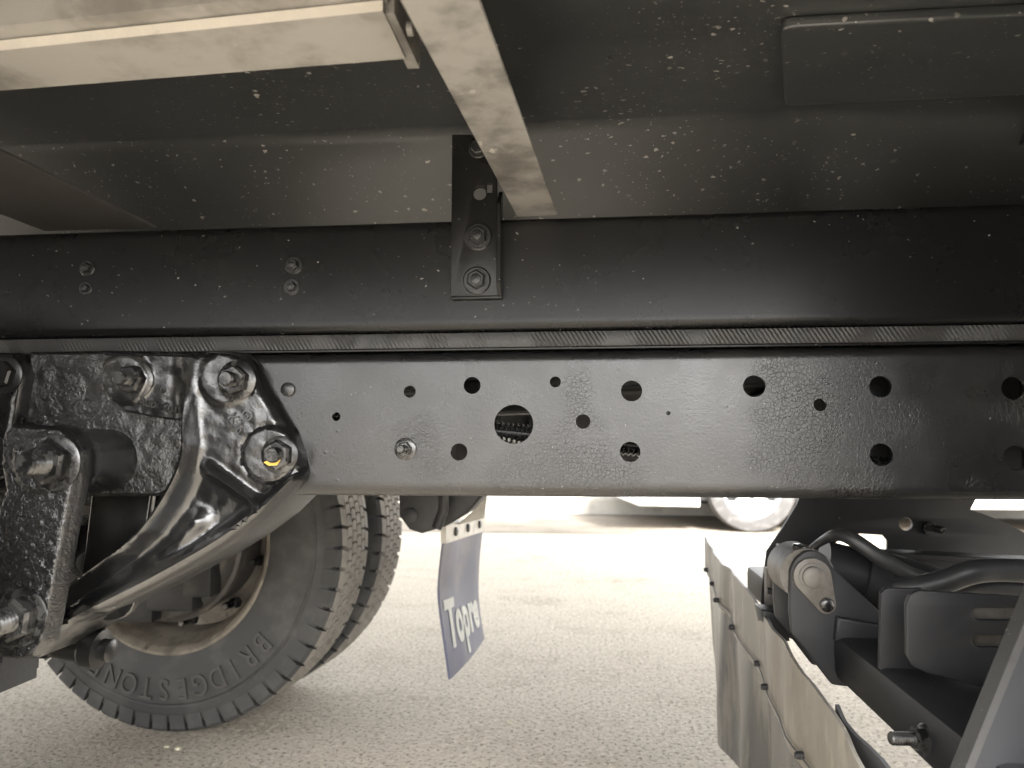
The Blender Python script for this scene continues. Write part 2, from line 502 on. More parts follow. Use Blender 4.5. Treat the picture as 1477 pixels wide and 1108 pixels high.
def bolt_geo(c, axis, hexr, hexh, wr=0, wh=.002, stud=0, studr=.005, rot=0.2, dome=False, thread=True):
    """washer, chamfered hexagon and threaded stud end"""
    g = G(); a, u, v = basis(axis); c = Vector(c)
    if wr:
        g.add(*lathe(c, a, [(0, wr), (wh * .6, wr), (wh, wr * .9), (wh, hexr * .5)], 24))
    z0 = wh if wr else 0
    V = []; Fc = []
    rings = [(z0, 1.0), (z0 + hexh * .8, 1.0), (z0 + hexh, .84)]
    for h, sc in rings:
        for k in range(6):
            t = rot + k * math.pi / 3
            V.append(c + a * h + (u * math.cos(t) + v * math.sin(t)) * hexr * sc)
    for i in range(2):
        for k in range(6):
            q = (k + 1) % 6
            Fc.append((i * 6 + k, i * 6 + q, (i + 1) * 6 + q, (i + 1) * 6 + k))
    Fc.append(tuple(range(12, 18)))
    g.add(V, Fc)
    if stud:
        prof = [(z0 + hexh * .9, studr)]
        h = z0 + hexh
        if thread:
            pitch = studr * .40
            while h < z0 + hexh + stud - studr * .4:
                prof += [(h, studr), (h + pitch * .5, studr * .80), (h + pitch * .98, studr)]
                h += pitch
        prof += [(z0 + hexh + stud - studr * .3, studr * .97), (z0 + hexh + stud, studr * .8)]
        g.add(*lathe(c, a, prof, 18))
    elif dome:
        g.add(*lathe(c, a, [(z0 + hexh, hexr * .55), (z0 + hexh + hexr * .06, hexr * .5), (z0 + hexh + hexr * .1, hexr * .2)], 16))
    return g
FRONT = (0, -1, 0)

# ================================================================== SETTING
def sheet(name, x0, x1, y0, y1, z, m, kind='structure'):
    o = build(name, [(x0, y0, z), (x1, y0, z), (x1, y1, z), (x0, y1, z)], [(0, 1, 2, 3)], m)
    o['kind'] = kind
    return o
sheet('ground', -250, 250, -250, 250, 0.0, M_GROUND)
KY = 6.75
g = G()
g.add([(-40, KY, 0), (-40, KY + .02, .13), (-40, KY + .04, .15), (-40, 30, .16), (40, KY, 0), (40, KY + .02, .13), (40, KY + .04, .15), (40, 30, .16)],
      [(0, 4, 5, 1), (1, 5, 6, 2), (2, 6, 7, 3)])
o = g.make('pavement', M_KERB); o['kind'] = 'structure'
o = build('kerb_base_strip', [(-40, KY - .10, .004), (40, KY - .10, .004), (40, KY + .005, .004), (-40, KY + .005, .004)], [(0, 1, 2, 3)], M_DARK); o['kind'] = 'structure'  # thin dark strip along the foot of the kerb

far_strip = sheet('darker_strip', -40, 40, 5.35, KY - .1, .004, mat('darker_ground', (0.27, 0.235, 0.19), 0.85, 0, 0.2, var=[(3, (0.20, 0.172, 0.138), .42, .62), (60, (0.33, 0.295, 0.245), .5, .65)], bumps=[('noise', 95, .6, .008)]))  # darker, browner sheet over the ground in front of the kerb
# ================================================================== TRUCK
RY = 0.85                                    # plane of the rail's outer face
truck = empty('truck', (0, RY + .30, 0))
truck['label'] = 'black box truck chassis with drilled rails, dual rear wheels and a folded tail lift'
truck['category'] = 'truck'

def zat(px, py, Y=RY): return P(px, py, Y).z
XL, XR = -2.2, 1.25
rz0, rz1 = zat(740, 717), zat(740, 505)
# --- main rail: C channel with holes in its web
def channel_profile(z0, z1, Y, rad, fl, th):
    """outer profile of a C channel: bottom flange, fillet, (web left out), fillet, top flange"""
    bot = [(Y + fl, z0)] + [(Y + rad - rad * math.sin(t), z0 + rad - rad * math.cos(t)) for t in [i * math.pi / 2 / 8 for i in range(9)]] + [(Y, z0 + rad + .004)]
    return bot
def extr(profile, x0, x1, n=1):
    V = []; Fc = []
    m = len(profile)
    for i in range(n + 1):
        x = x0 + (x1 - x0) * i / n
        V += [Vector((x, p[0], p[1])) for p in profile]
    for i in range(n):
        for k in range(m - 1):
            Fc.append((i * m + k, (i + 1) * m + k, (i + 1) * m + k + 1, i * m + k + 1))
    return V, Fc
HOLES = [(591, 565, 9), (681, 556, 12.5), (801, 551, 8), (911, 564, 15), (741, 612, 28.5), (841, 608, 10.5), (662, 652, 12.5), (909, 652, 14.5),
         (1088, 557, 15.5), (1183, 584, 9), (1270, 558, 15), (1271, 656, 15.5), (1462, 560, 16), (1466, 661, 17), (485, 601, 6.5), (964, 596, 3)]
def channel(name, z0, z1, Y, rad, fl, th, holes, m, sgn=1, x0=XL, x1=XR, parent=truck):
    g = G()
    hs = []
    for (px, py, r) in holes:
        c = XZ(px, py, Y); hs.append(circle(c, r * Y / F * 1.0, 32))
    V, Fc = plate2d([(x0, z0 + rad + .004), (x1, z0 + rad + .004), (x1, z1 - rad - .004), (x0, z1 - rad - .004)], hs, th)
    g.add([Vector((v.x, Y + sgn * v.z, v.y)) for v in V], Fc)
    def arc(zc, s, rr): return [(Y + sgn * (rad - rr * math.sin(t)), zc - s * rr * math.cos(t)) for t in [i * math.pi / 2 / 8 for i in range(9)]]
    for s, ze in ((1, z0), (-1, z1)):
        zc = ze + s * rad
        outer = [(Y + sgn * fl, ze)] + arc(zc, s, rad) + [(Y, zc + s * .004)]
        inner = [(Y + sgn * th, zc + s * .004)] + list(reversed(arc(zc, s, rad - th))) + [(Y + sgn * fl, ze + s * th)]
        g.add(*extr(outer + inner + [outer[0]], x0, x1))
    return g.make(name, m, parent, ang=30)
rail = channel('chassis_rail', rz0, rz1, RY, .013, .06, .005, HOLES, M_RAIL)
rail['label'] = 'long black main chassis rail with crackled paint and round holes'
# far rail, beyond the centre line, and a cross tube between them
channel('chassis_rail', rz0, rz1, RY + .60, .013, .06, .005, [], M_DARK, sgn=-1)
# --- packing strip and subframe
sz0, sz1 = zat(740, 477), zat(740, 314)
st = G()
st.add(*box((XL, RY + .003, rz1 + .0035), (XR, RY + .06, sz0 - .001), .0012))
st.make('packing_strip', M_STRIP, truck)['label'] = 'flat grey strip with slanting saw marks between the rails'
fs = G(); fs.add(*box((XL, RY + .54, rz1 + .001), (XR, RY + .598, sz0 - .001), .001)); fs.make('packing_strip', M_DARK, truck)
ls = G(); ls.add(*box((XL, RY + .0005, rz1 + .0005), (XR, RY + .06, rz1 + .003), .0005)); ls.make('liner_strip', M_SUB, truck)
sub = channel('subframe_rail', sz0, sz1, RY, .010, .06, .004, [], M_SUB)
sub['label'] = 'smooth black subframe rail lying on the main chassis rail'
channel('subframe_rail', sz0, sz1, RY + .60, .010, .06, .004, [], M_SUB, sgn=-1)
# small hexagon bolts on the subframe
for (px, py, r) in ((126, 387, 13), (124, 416, 11), (424, 383, 14), (421, 414, 13)):
    c = P(px, py, RY); k = r * RY / F
    bolt_geo(c - Vector((0, -.0005, 0)), FRONT, k * .62, k * .55, k, k * .22, rot=random.random(), dome=True).make('bolt', M_BBLK, sub)
# little plugs and a stud on the main rail
c = P(585, 648, RY)
g = bolt_geo(c, FRONT, .0085, .006, .0125, .002, stud=.016, studr=.0048)
g.make('stud', M_BOLT, rail)
c = P(416, 562, RY)
g = G(); g.add(*lathe(c, FRONT, [(0, .008), (.003, .008), (.004, .006)], 20)); g.make('rivet', M_RAIL, rail)

# --- upright bracket on the subframe
by = RY - .006
g = G()
br = [XZ(*p, by) for p in ((652, 194), (716, 194), (718, 330), (722, 429), (650, 430))]
hol = [circle(XZ(692, 279, by), 10 * by / F, 20), [XZ(*p, by) for p in ((702, 265), (710, 265), (710, 278), (702, 278))]]
V, Fc = plate2d(br, hol, .005, .0006)
g.add([Vector((v.x, by + v.z, v.y)) for v in V], Fc)
# flange bent towards the viewer on the right, and a small lip below
fx = XZ(719, 380, by)[0]
zt, zb = zat(720, 275, by), zat(722, 429, by)
fl = [(by + .004, zt), (by - .018, zt - .02), (by - .019, zb + .012), (by - .004, zb), (by + .004, zb)]
V, Fc = plate2d(fl, [circle((by - .010, zat(725, 393, by)), .003, 14)], .0045, .0006)
g.add([Vector((fx + v.z, v.x, v.y)) for v in V], Fc)
g.add(*box((XZ(650, 430, by)[0] + .001, by - .003, zb - .0015), (fx + .004, by + .004, zb + .002), .0008))
brk = g.make('upright_bracket', M_SUB, truck)
brk['label'] = 'upright black bracket bolted over the subframe rail'
for (px, py, r) in ((690, 342, 21), (688, 405, 21)):
    c = P(px, py, by); k = r * by / F
    bolt_geo(c, FRONT, k * .68, k * .5, k, k * .18, rot=.3 + random.random() * .4, dome=True).make('flange_bolt', M_BBLK, brk)
c = P(690, 215, by); bolt_geo(c, FRONT, .008, .006, .011, .002, dome=True).make('flange_bolt', M_BBLK, brk)

# --- floor sheet above: two sheets meeting in a soft fold
fz = 0.99
yfold = P(900, 176, 1).copy()
yf = (fz - CAMZ) / yfold.z * 1.0 if False else (fz - CAMZ) / ((yfold.z - CAMZ) / 1.0)
SLP = R(34); RF = .055                                   # slope of the far sheet and radius of the fold
prof = [(.12, fz - .001)]
for k in range(9):
    t = SLP * k / 8
    prof.append((yf - RF * math.tan(SLP / 2) + RF * math.sin(t), fz - RF * (1 - math.cos(t))))
ye, ze = prof[-1]
prof += [(ye + .15, ze - .15 * math.tan(SLP)), (ye + .16, ze - .15 * math.tan(SLP) + .01), (ye + .10, fz + .03), (2.3, fz + .03), (2.3, fz + .14), (.12, fz + .14), (.12, fz - .001)]
V, Fc = extr(prof, -3.4, 1.18, 40)
m = len(prof)
n = 40
V2 = []
for v in V:
    if v.z < fz + .02 and v.y > .13:
        v = Vector((v.x, v.y, v.z + .0015 * noise.noise(Vector((v.x * 1.5, v.y * 2, 0))) ))
    V2.append(v)
Fc += [tuple(range(m - 1)), tuple(n * m + i for i in range(m - 1))]
floor = build('floor_sheet', V2, Fc, M_FLOOR, truck, ang=20)
floor['label'] = 'dark speckled underside of the cargo floor'
# doubler panel on the right
zp = fz - .011
pts = [PZ(*p, zp) for p in ((1125, 40), (1495, 19), (1495, 134), (1132, 154))]
pts = [(p.x, p.y) for p in pts]
pts[1] = (1.1, pts[1][1] - .0); pts[2] = (1.1, pts[2][1])
V, Fc = plate2d(rounded(pts, .012), [], .0105, .0025)
build('floor_panel', [Vector((v.x, v.y, zp + v.z)) for v in V], Fc, M_FLOOR, truck, ang=30)

# --- pale cross member, ending at the subframe
def member(name, xa, xb, z0, z1, y0, y1, m, label=None, skew=0.0, lip=0.0):
    g = G()
    t = .003
    for (a, b, c, d) in ((xa, xb, z0, z0 + t), (xa, xa + t, z0 + t, z1)):
        V, Fc = box((a, y0, c), (b, y1, d), .0008)
        g.add([Vector((v.x + skew * (v.y - y1), v.y, v.z)) for v in V], Fc)
    if lip:
        V, Fc = box((xb, y0, z0 + .004), (xb + lip, y1, z0 + .007), .0006)
        g.add([Vector((v.x + skew * (v.y - y1), v.y, v.z)) for v in V], Fc)
    o = g.make(name, m, truck)
    if label: o['label'] = label
    return o
cz = sz1 + .0015
a = PZ(746, 311, cz); b = PZ(803, 309, cz)
a0 = PZ(577, 0, cz); b0 = PZ(692, 0, cz)
skew = ((a.x + b.x) / 2 - (a0.x + b0.x) / 2) / (a.y - a0.y)
xm = (a.x + b.x) / 2; wd = ((b.x - a.x) + (b0.x - a0.x)) / 4
xmem = member('cross_member', xm - wd, xm + wd, cz, fz - .006, .16, RY + .003, M_PALE, 'dusty pale metal cross member under the floor', skew)
# end tab of the pale member and its little clip
c = P(768, 192, .745)
g = G(); g.add(*box((c.x - .002, c.y - .012, cz + .004), (c.x + .004, c.y + .012, cz + .02), .0008)); g.make('clip', M_PALE, xmem)
# dark member left, sheet edge right
a = PZ(60, 332, cz); b = PZ(220, 326, cz)
sk2 = (PZ(0, 218, cz).x - b.x) / (PZ(0, 218, cz).y - b.y)
member('cross_member', a.x, b.x, cz, cz + .02, .16, RY + .003, M_BRN, 'dark brown cross member above the spring hanger', sk2)
c = P(2, 236, .62); 
zr = fz - .03
a = PZ(1372, 292, zr); b = PZ(1477, 203, zr)
sk3 = (b.x - a.x) / (b.y - a.y)
g = G()
for (q0, q1, h0, h1) in ((0, .007, zr, zr + .018), (.007, .17, zr + .004, zr + .007)):
    V, Fc = box((a.x + q0, .16, h0), (a.x + q1, RY + .3, h1), .001)
    g.add([Vector((v.x + sk3 * (v.y - a.y), v.y, v.z)) for v in V], Fc)
g.make('cross_member', M_DARK, truck)

# --- pale board at upper left
bz = .905
q = [PZ(0, 131, bz), PZ(585, 85, bz), PZ(552, 16, bz), PZ(0, 73, bz)]
ext = (q[0] - q[1]).normalized(); ext2 = (q[3] - q[2]).normalized()
q[0] = q[0] + ext * .9; q[3] = q[3] + ext2 * .9
tk = .008
g = G()
lo = q; hi = [v + Vector((0, 0, tk)) for v in q]
g.add(lo + hi, [(0, 1, 2, 3)], 0); g.add(lo + hi, [(4, 5, 6, 7), (0, 1, 5, 4), (1, 2, 6, 5), (3, 0, 4, 7)], 0); g.add(lo + hi, [(2, 3, 7, 6)], 1)
brd = g.make('floor_bearer', [M_WOOD, M_EDGE], truck)
brd['label'] = 'pale board with a raw light edge running along the floor'
z2 = bz + tk + .001
q = [PZ(-10, 66, z2), PZ(566, 4, z2), PZ(540, -30, z2), PZ(380, -4, z2), PZ(-10, 33, z2)]
ext = (q[0] - q[1]).normalized(); q[0] = q[0] + ext * .9; q[4] = q[4] + ext * .9
for i in (0, 1): q[i] = q[i] + Vector((0, .05, 0))
lo = q; hi = [Vector((v.x, v.y, fz - .002)) for v in q]
g = G(); g.add(lo + hi, [(0, 1, 2, 3, 4), (5, 6, 7, 8, 9), (0, 1, 6, 5), (1, 2, 7, 6), (2, 3, 8, 7), (3, 4, 9, 8), (4, 0, 5, 9)])
g.make('spacer_board', M_WOOD, brd)
# end bracket joining board and cross member
p1 = PZ(590, 78, bz + .004)
g = G(); g.add(*box((p1.x - .006, p1.y - .06, bz + .002), (p1.x + .004, p1.y + .02, fz - .004), .001))
g.add(*lathe(P(588, 42, p1.y - .05), (1, 0, 0), [(0, .005), (.004, .005), (.005, .003)], 14))
g.make('board_clip', M_PALE, brd)

# --- cargo box above
g = G(); g.add(*box((-3.4, .10, fz + .145), (1.2, 2.32, 3.3), .01))
for s in (.080, 2.30): g.add(*box((-3.4, s, .885), (1.2, s + .03, fz + .144), .003))  # unseen side sills, brought down low to darken the subframe's reflection
g.make('cargo_box', M_BODY, truck)

# --- spring hanger casting
HY = RY - .004
out = [(150, 507), (250, 509), (300, 512), (338, 507), (360, 511), (376, 526), (390, 556), (410, 590), (429, 622), (440, 652), (446, 682), (442, 694),
       (420, 716), (386, 749), (340, 783), (290, 814), (230, 846), (180, 872), (130, 896), (92, 925), (64, 945), (52, 938), (72, 900), (92, 868),
       (108, 842), (150, 812), (200, 776), (226, 748), (248, 712), (268, 672), (276, 642), (274, 612), (225, 606), (182, 597), (166, 582), (158, 556), (150, 532)]
R1 = [(296, 516), (287, 560), (284, 600), (286, 645), (277, 680), (255, 722), (230, 757), (200, 786), (155, 816), (112, 846), (96, 874)]
R2 = [(442, 688), (418, 708), (384, 738), (338, 771), (288, 801), (228, 834), (178, 860), (128, 885), (78, 925)]
R3 = [(312, 676), (345, 700), (378, 724)]
R4 = [(172, 862), (214, 822), (262, 786), (292, 752)]
EDG = [(338, 512), (358, 517), (371, 532), (385, 560), (404, 592), (423, 626), (433, 655), (438, 682)]
def hanger_h(x, y, d):
    h = .016 * sm(0, 7, d)
    arm = sm(650, 720, y + .35 * (300 - x))               # pocketed lower arm
    h += -.008 * arm * sm(6, 26, min(pld((x, y), R1), pld((x, y), R2)))
    left = sm(280, 255, x) * sm(640, 600, y)
    h += -.006 * left
    h += .018 * math.exp(-(pld((x, y), R1) / 9.5) ** 2) * sm(500, 640, y)
    h += .019 * math.exp(-(pld((x, y), R2) / 9.0) ** 2)
    h += .013 * math.exp(-(pld((x, y), R3) / 7.5) ** 2)
    h += .010 * math.exp(-(pld((x, y), R4) / 15.0) ** 2)
    h += -.006 * math.exp(-(pld((x, y), EDG) / 5.0) ** 2)
    for (cx, cy, r, a) in ((335, 549, 36, .003), (399, 656, 41, .005), (190, 548, 35, .006), (170, 885, 11, .010)):
        e = math.hypot(x - cx, y - cy)
        k = sm(r + 4, r - 3, e)
        if a < .009: h = h * (1 - k) + k * (.017 + a - (.007 if cx < 250 else 0))
        else: h += a * k
    e = math.hypot(x - 399, y - 656)
    h += -.0035 * math.exp(-((e - 41) / 2.6) ** 2)
    h += .0009 * noise.noise(Vector((x * .06, y * .06, 3))) + .0004 * noise.noise(Vector((x * .2, y * .2, 1)))
    return h
hang = G(); hang.add(*relief(out, HY, hanger_h, 3.8, RY + .090, (R1, R2, R3)))
hang = hang.make('spring_hanger', M_CAST, truck, ang=50)
hang['label'] = 'glossy black cast spring hanger with a curved arm'
# mounting plate behind it
def base_h(x, y, d):
    return .004 * sm(0, 5, d) + .0022 * noise.noise(Vector((x * .05, y * .05, 9))) + .0012 * noise.noise(Vector((x * .13, y * .13, 4)))
g = G(); g.add(*relief([(44, 508), (150, 506), (300, 508), (300, 640), (262, 700), (230, 716), (28, 716), (38, 600)], RY - .001, base_h, 5.0, RY + .004))
g.make('mounting_plate', M_LUMP, hang, ang=60)
def nut(px, py, Y, hexr, hexh, wr, stud, studr, m=M_BOLT, parent=hang, name='hanger_bolt', rot=.25):
    c = P(px, py, Y)
    return bolt_geo(c, FRONT, hexr, hexh, wr, .003, stud, studr, rot).make(name, m, parent)
nut(195, 548, HY - .012, .0165, .013, .0225, .016, .0085, rot=.1)
nut(342, 549, HY - .019, .0165, .013, .0225, .013, .0085, rot=.35)
nut(404, 656, HY - .021, .0165, .011, .021, .009, .0085, rot=.5)
# yellow paint dab on the last nut
c = P(393, 667, HY - .0355)
g = G()
V = [P(*p, HY - .0365) for p in ((380, 667), (388, 672), (399, 671), (404, 664), (400, 661), (388, 664))]
V2 = [v + Vector((0, .004, 0)) for v in V]
g.add(V + V2, [(0, 1, 2, 3, 4, 5), (6, 7, 8, 9, 10, 11)] + [(i, (i + 1) % 6, 6 + (i + 1) % 6, 6 + i) for i in range(6)])
g.make('paint_mark', M_YEL, hang)
# raised cast characters
def raised(s, px, py, Y, size, ang, m=M_CAST, depth=.0026):
    V, Fc = text_mesh(s, size, depth, .0003)
    c = P(px, py, Y); ca, sa = math.cos(R(ang)), math.sin(R(ang))
    return [Vector((c.x + v.x * ca - v.y * sa, Y - v.z, c.z + v.x * sa + v.y * ca)) for v in V], Fc
g = G(); g.add(*raised('Aubo2u1', 230, 585, HY - .0105, .0135, -13)); g.add(*raised('0', 236, 563, HY - .0105, .011, -13))
g.make('cast_lettering', M_BOLT, hang)
g = G(); g.add(*raised('K2', 340, 607, HY - .0165, .015, -48)); g.add(*raised('O', 357, 600, HY - .0165, .017, -40)); g.add(*raised('o', 357, 600, HY - .0165, .010, -40))
g.add(*raised('0', 345, 622, HY - .0165, .011, -40))
g.make('cast_mark', M_CAST, hang)

# --- shackle: bush tube, link plates, bolts
SY = 0.745
shk = G()
link_out = [(22, 611), (96, 616), (112, 630), (121, 652), (117, 700), (104, 765), (92, 830), (82, 885), (74, 925), (58, 948), (30, 950), (-40, 944), (-60, 890), (-30, 800),
            (2, 742), (14, 706), (8, 668), (10, 630)]
def shk_h(x, y, d):
    h = .010 * sm(0, 6, d)
    h += .0016 * noise.noise(Vector((x * .10, y * .10, 2))) + .0010 * noise.noise(Vector((x * .26, y * .20, 7)))
    for cx, cy in ((72, 668), (22, 890)):
        h += .003 * sm(44, 38, math.hypot(x - cx, y - cy))
    return h
shk.add(*relief(link_out, SY, shk_h, 4.5, SY + .012))
shk = shk.make('spring_shackle', M_LUMP, truck, ang=60)
shk['label'] = 'lumpy undercoated shackle link with two big threaded bolts'
for (px, py, Y, sr) in ((80, 668, SY - .011, .0115), (32, 890, SY - .011, .0115)):
    bolt_geo(P(px, py, Y), FRONT, .0215, .016, .028, .003, .026, sr, .4).make('shackle_bolt', M_BOLT, shk)
# the tube the shackle swings on
pc = P(88, 666, SY + .02); rt = 52 * (SY + .02) / F
g = G()
g.add(*lathe((pc.x, SY + .012, pc.z), (0, 1, 0), [(0, rt * .7), (0, rt * 1.08), (.006, rt * 1.10), (.016, rt * 1.10), (.020, rt * 1.02), (.024, rt), (.098, rt), (.102, rt * 1.05), (.11, rt * 1.05), (.11, rt * .4)], 40))
g.make('bush_tube', M_CAST, shk, ang=40)
# rear link of the shackle
lp = [XZ(x + 90, y - 8, SY) for x, y in link_out]
g = G()
ctop = Vector((pc.x, pc.z)); 
pl = P(28, 890, SY)
V, Fc = plate2d(rounded([(pc.x - .04, pc.z + .04), (pc.x + .04, pc.z + .04), (pl.x + .035, pl.z - .035), (pl.x - .035, pl.z - .035)], .03), [], .012, .002)
g.add([Vector((v.x, RY + .035 + v.z, v.y)) for v in V], Fc)
g.make('shackle_link', M_CAST, shk)
# --- plate with a bolt at the left edge, above the shackle
lo_ = [(-60, 508), (28, 509), (40, 524), (43, 545), (34, 600), (22, 662), (2, 690), (-60, 720)]
g = G(); g.add(*relief(lo_, RY - .012, lambda x, y, d: .010 * sm(0, 4, d) - .003 * sm(7, 13, d) + .0008 * noise.noise(Vector((x * .1, y * .1, 5))), 4.5, RY + .001))
sup = g.make('support_plate', M_CAST, truck, ang=50)
nut(8, 541, RY - .021, .016, .010, .022, 0, .008, M_BBLK, sup, 'plate_bolt')
nut(-12, 655, RY - .021, .016, .010, .022, 0, .008, M_BBLK, sup, 'plate_bolt')
bp = P(36, 607, RY - .016)
g = G(); g.add(*lathe(bp, FRONT, [(-.014, .0028), (-.014, .0045), (.002, .0045), (.002, .0028)], 16, close=True)); g.make('nipple', M_BOLT, sup)
# --- leaf spring: from the lower shackle eye back to the axle
g = G()
ey = P(24, 890, SY + .05)
for k in range(4):
    pts = []
    for i in range(15):
        t = i / 14
        x = ey.x + .010 - .002 * k - t * 1.0
        z = ey.z - .030 - .07 * math.sin((ey.x + .010 - x) * math.pi * .55) - k * .0105
        pts.append((x, z))
    pr = [(p[0], p[1]) for p in pts] + [(p[0], p[1] - .0102) for p in reversed(pts)]
    V, Fc = plate2d(pr, [], .06, .0005)
    g.add([Vector((v.x, SY + .02 + v.z, v.y)) for v in V], Fc)
g.add(*lathe((ey.x, SY + .02, ey.z), (0, 1, 0), [(0, .016), (0, .033), (.06, .033), (.06, .016)], 28))
g.make('leaf_spring', M_DARK, truck)
# --- blocks seen under the tube (bracket, clip and rusty tip)
g = G()
a = P(112, 716, .93); b = P(240, 760, .93)
g.add(*box((a.x - .1, .93, b.z), (b.x, 1.0, a.z + .02), .003))
a = P(150, 757, .95); b = P(200, 830, .95)
g.add(*box((a.x - .02, .95, b.z), (b.x + .03, 1.0, a.z), .003))
g.add(*box((a.x - .75, .955, b.z - .02), (a.x - .05, 1.0, a.z + .06), .003))
a = P(20, 705, 1.02); b = P(262, 850, 1.02)
g.make('spring_clamp', M_LUMP, truck)
g = G(); g.add(*box((a.x, 1.02, b.z), (b.x - .06, 1.06, a.z), .006))
for (px, py, r) in ((120, 800, .016), (165, 775, .012), (215, 745, .014)): g.add(*lathe(P(px, py, 1.018), FRONT, [(-.004, r), (.008, r), (.011, r * .6)], 14))
g.make('spring_saddle', M_LUMP, truck)
g = G(); a = P(115, 742, .91); b = P(168, 728, .91)
g.add(*box((a.x, .905, a.z), (b.x, .925, b.z), .002))
g.make('rusty_pad', M_DRUM, truck)
g = G(); g.add(*lathe(P(130, 810, .93), FRONT, [(0, .012), (.01, .012), (.013, .006)], 14)); g.make('rusty_tip', M_DRUM, truck)
# --- shock absorber eye under the arm
g = G()
c = P(150, 941, .93)
g.add(*lathe((c.x - .075, .93, c.z + .012), (1, 0, -.12), [(0, .018), (.05, .020), (.055, .024), (.072, .024), (.074, .014), (.085, .014), (.088, .009)], 22))
g.add(*box((c.x - .13, .91, c.z - .006), (c.x - .06, .96, c.z + .035), .006))
g.make('damper_eye', M_BBLK, truck)

# --- far dual wheel
WR = .400
WY = 1.60
wc = P(238, 790, WY)
WX = wc.x
PHI = R(-5.0)
AX = Vector((math.sin(-PHI), math.cos(PHI), 0))          # axle direction, away from the viewer
TW = .170                                                # tyre width
def make_wheel(name, loc, parent, with_text):
    wh = empty(name, loc, parent)
    wh.rotation_euler = (0, 0, PHI)
    # local: axis +Y away from viewer, y=0 at the near sidewall
    g = G()
    n = 112
    prof = [(.020, .228), (.010, .236), (.004, .255), (0, .285), (-.001, .315), (.002, .338), (.005, .340), (.0065, .343), (.005, .346), (.008, .365), (.013, .380), (.022, .386),
            (TW - .022, .386), (TW - .013, .380), (TW - .004, .345), (TW, .285), (TW - .010, .236), (TW - .02, .228)]
    g.add(*lathe((0, 0, 0), (0, 1, 0), prof, n))
    g.f = g.f[:-2]; g.mi = g.mi[:-2]
    # tread blocks
    nb = 84
    ribs = [(.006, .036, 1), (.039, .061, 0), (.064, .086, 0), (.0835 + .0055, .111, 0), (.114, .132, 0), (.135, TW - .006, 1)]
    def ring(t, r, y): return Vector((r * math.cos(t), y, r * math.sin(t)))
    for ri, (ya, yb, sh) in enumerate(ribs):
        nr = 58 if sh else 104
        for k in range(nr):
            dt = 2 * math.pi / nr
            t0 = k * dt + (ri % 2) * dt * .5
            t1 = t0 + dt * (.84 if not sh else .82)
            sk = dt * .22 * (1 if ri % 2 else -1)
            r0, r1 = .386, .4010
            if sh:
                near = ya < .1
                yo, yi = (ya, yb) if near else (yb, ya)
                s = 1 if near else -1
                V = []
                for t in (t0, (t0 + t1) / 2, t1):
                    V += [ring(t, .362, yo + s * .000), ring(t, .391, yo + s * .001), ring(t, .3985, yo + s * .008), ring(t + sk * .6, r1, yi), ring(t + sk * .6, r0, yi)]
                g.add(V, [(a + j, a + j + 1, a + j + 6, a + j + 5) for a in (0, 5) for j in (0, 1)] + [(0, 1, 2, 3, 4), (10, 11, 12, 13, 14)], 0)
                n_ = len(g.v) - 15
                for a in (0, 5):
                    for j in (2, 3):
                        g.f.append(tuple(n_ + q for q in (a + j, a + j + 1, a + j + 6, a + j + 5))); g.mi.append(1)
            else:
                ym = (ya + yb) / 2
                V = []
                for t, y in ((t0, ya), (t0 + dt * .16, ym), (t0, yb), (t1, yb), (t1 + dt * .16, ym), (t1, ya)):
                    V += [ring(t, r0, y), ring(t, r1, y)]
                Fc = [(1, 3, 9, 11), (3, 5, 7, 9)]
                Fc += [(2 * i, 2 * i + 1, (2 * i + 3) % 12, (2 * i + 2) % 12) for i in range(6)]
                g.add(V, Fc, 1)
    if with_text:
        s = 'BRIDGESTONE'
        cu_w = .0
        for i, ch in enumerate(s):
            V, Fc = text_mesh(ch, .060, .0026, .0)
            ang = R(-118 + 0) + (i - 5) * -R(11.2)
            ang = R(-80) - (i - 5) * R(7.9)
            ca, sa = math.cos(ang), math.sin(ang)
            W = []
            for v in V:
                er, et = Vector((ca, 0, sa)), Vector((sa, 0, -ca))
                W.append(er * (.305 + v.y * 1.05) + et * (v.x * .86) + Vector((0, -.0022 - v.z, 0)))
            g.add(W, Fc, 2)
        for k in range(2):
            ang = R(-115 - k * 11)
    g.make('tyre', [M_RUB, M_TREAD, M_LETR], wh, ang=32, local=True)
    # rim: flange, barrel, disc
    g = G()
    prof = [(.020, .228), (.012, .238), (.007, .240), (.006, .234), (.012, .226), (.022, .221), (.045, .216), (.060, .206), (.100, .200), (TW - .05, .200), (TW - .04, .150), (TW - .045, .070), (TW - .03, .070),
            (TW - .03, .150), (TW - .02, .215), (TW, .238), (TW - .02, .228)]
    g.add(*lathe((0, 0, 0), (0, 1, 0), prof, 72)); g.f = g.f[:-2]; g.mi = g.mi[:-2]
    g.make('rim', M_RIM, wh, ang=35, local=True)
    return wh
wl = Vector((WX, WY, WR - .0005))
wheel = make_wheel('wheel', wl, truck, True)
wheel['label'] = 'inner rear wheel with raised tyre maker name upside down'
w2 = wl + Vector((-math.sin(PHI), math.cos(PHI), 0)) * (TW + .062)
wheel2 = wheel.copy(); COL.objects.link(wheel2); wheel2.parent = truck
wheel2.location = w2 - WLOC[truck.name]
del wheel2['label']
for ch in list(wheel.children):
    c_ = ch.copy(); COL.objects.link(c_); c_.parent = wheel2
for dy in (0, TW + .062):
    w3 = wheel2.copy(); COL.objects.link(w3); w3.parent = truck
    w3.location = Vector((WX, .60 - dy, WR - .0005)) - WLOC[truck.name]
    w3.rotation_euler = (0, 0, math.pi)
    for ch in list(wheel2.children):
        c_ = ch.copy(); COL.objects.link(c_); c_.parent = w3
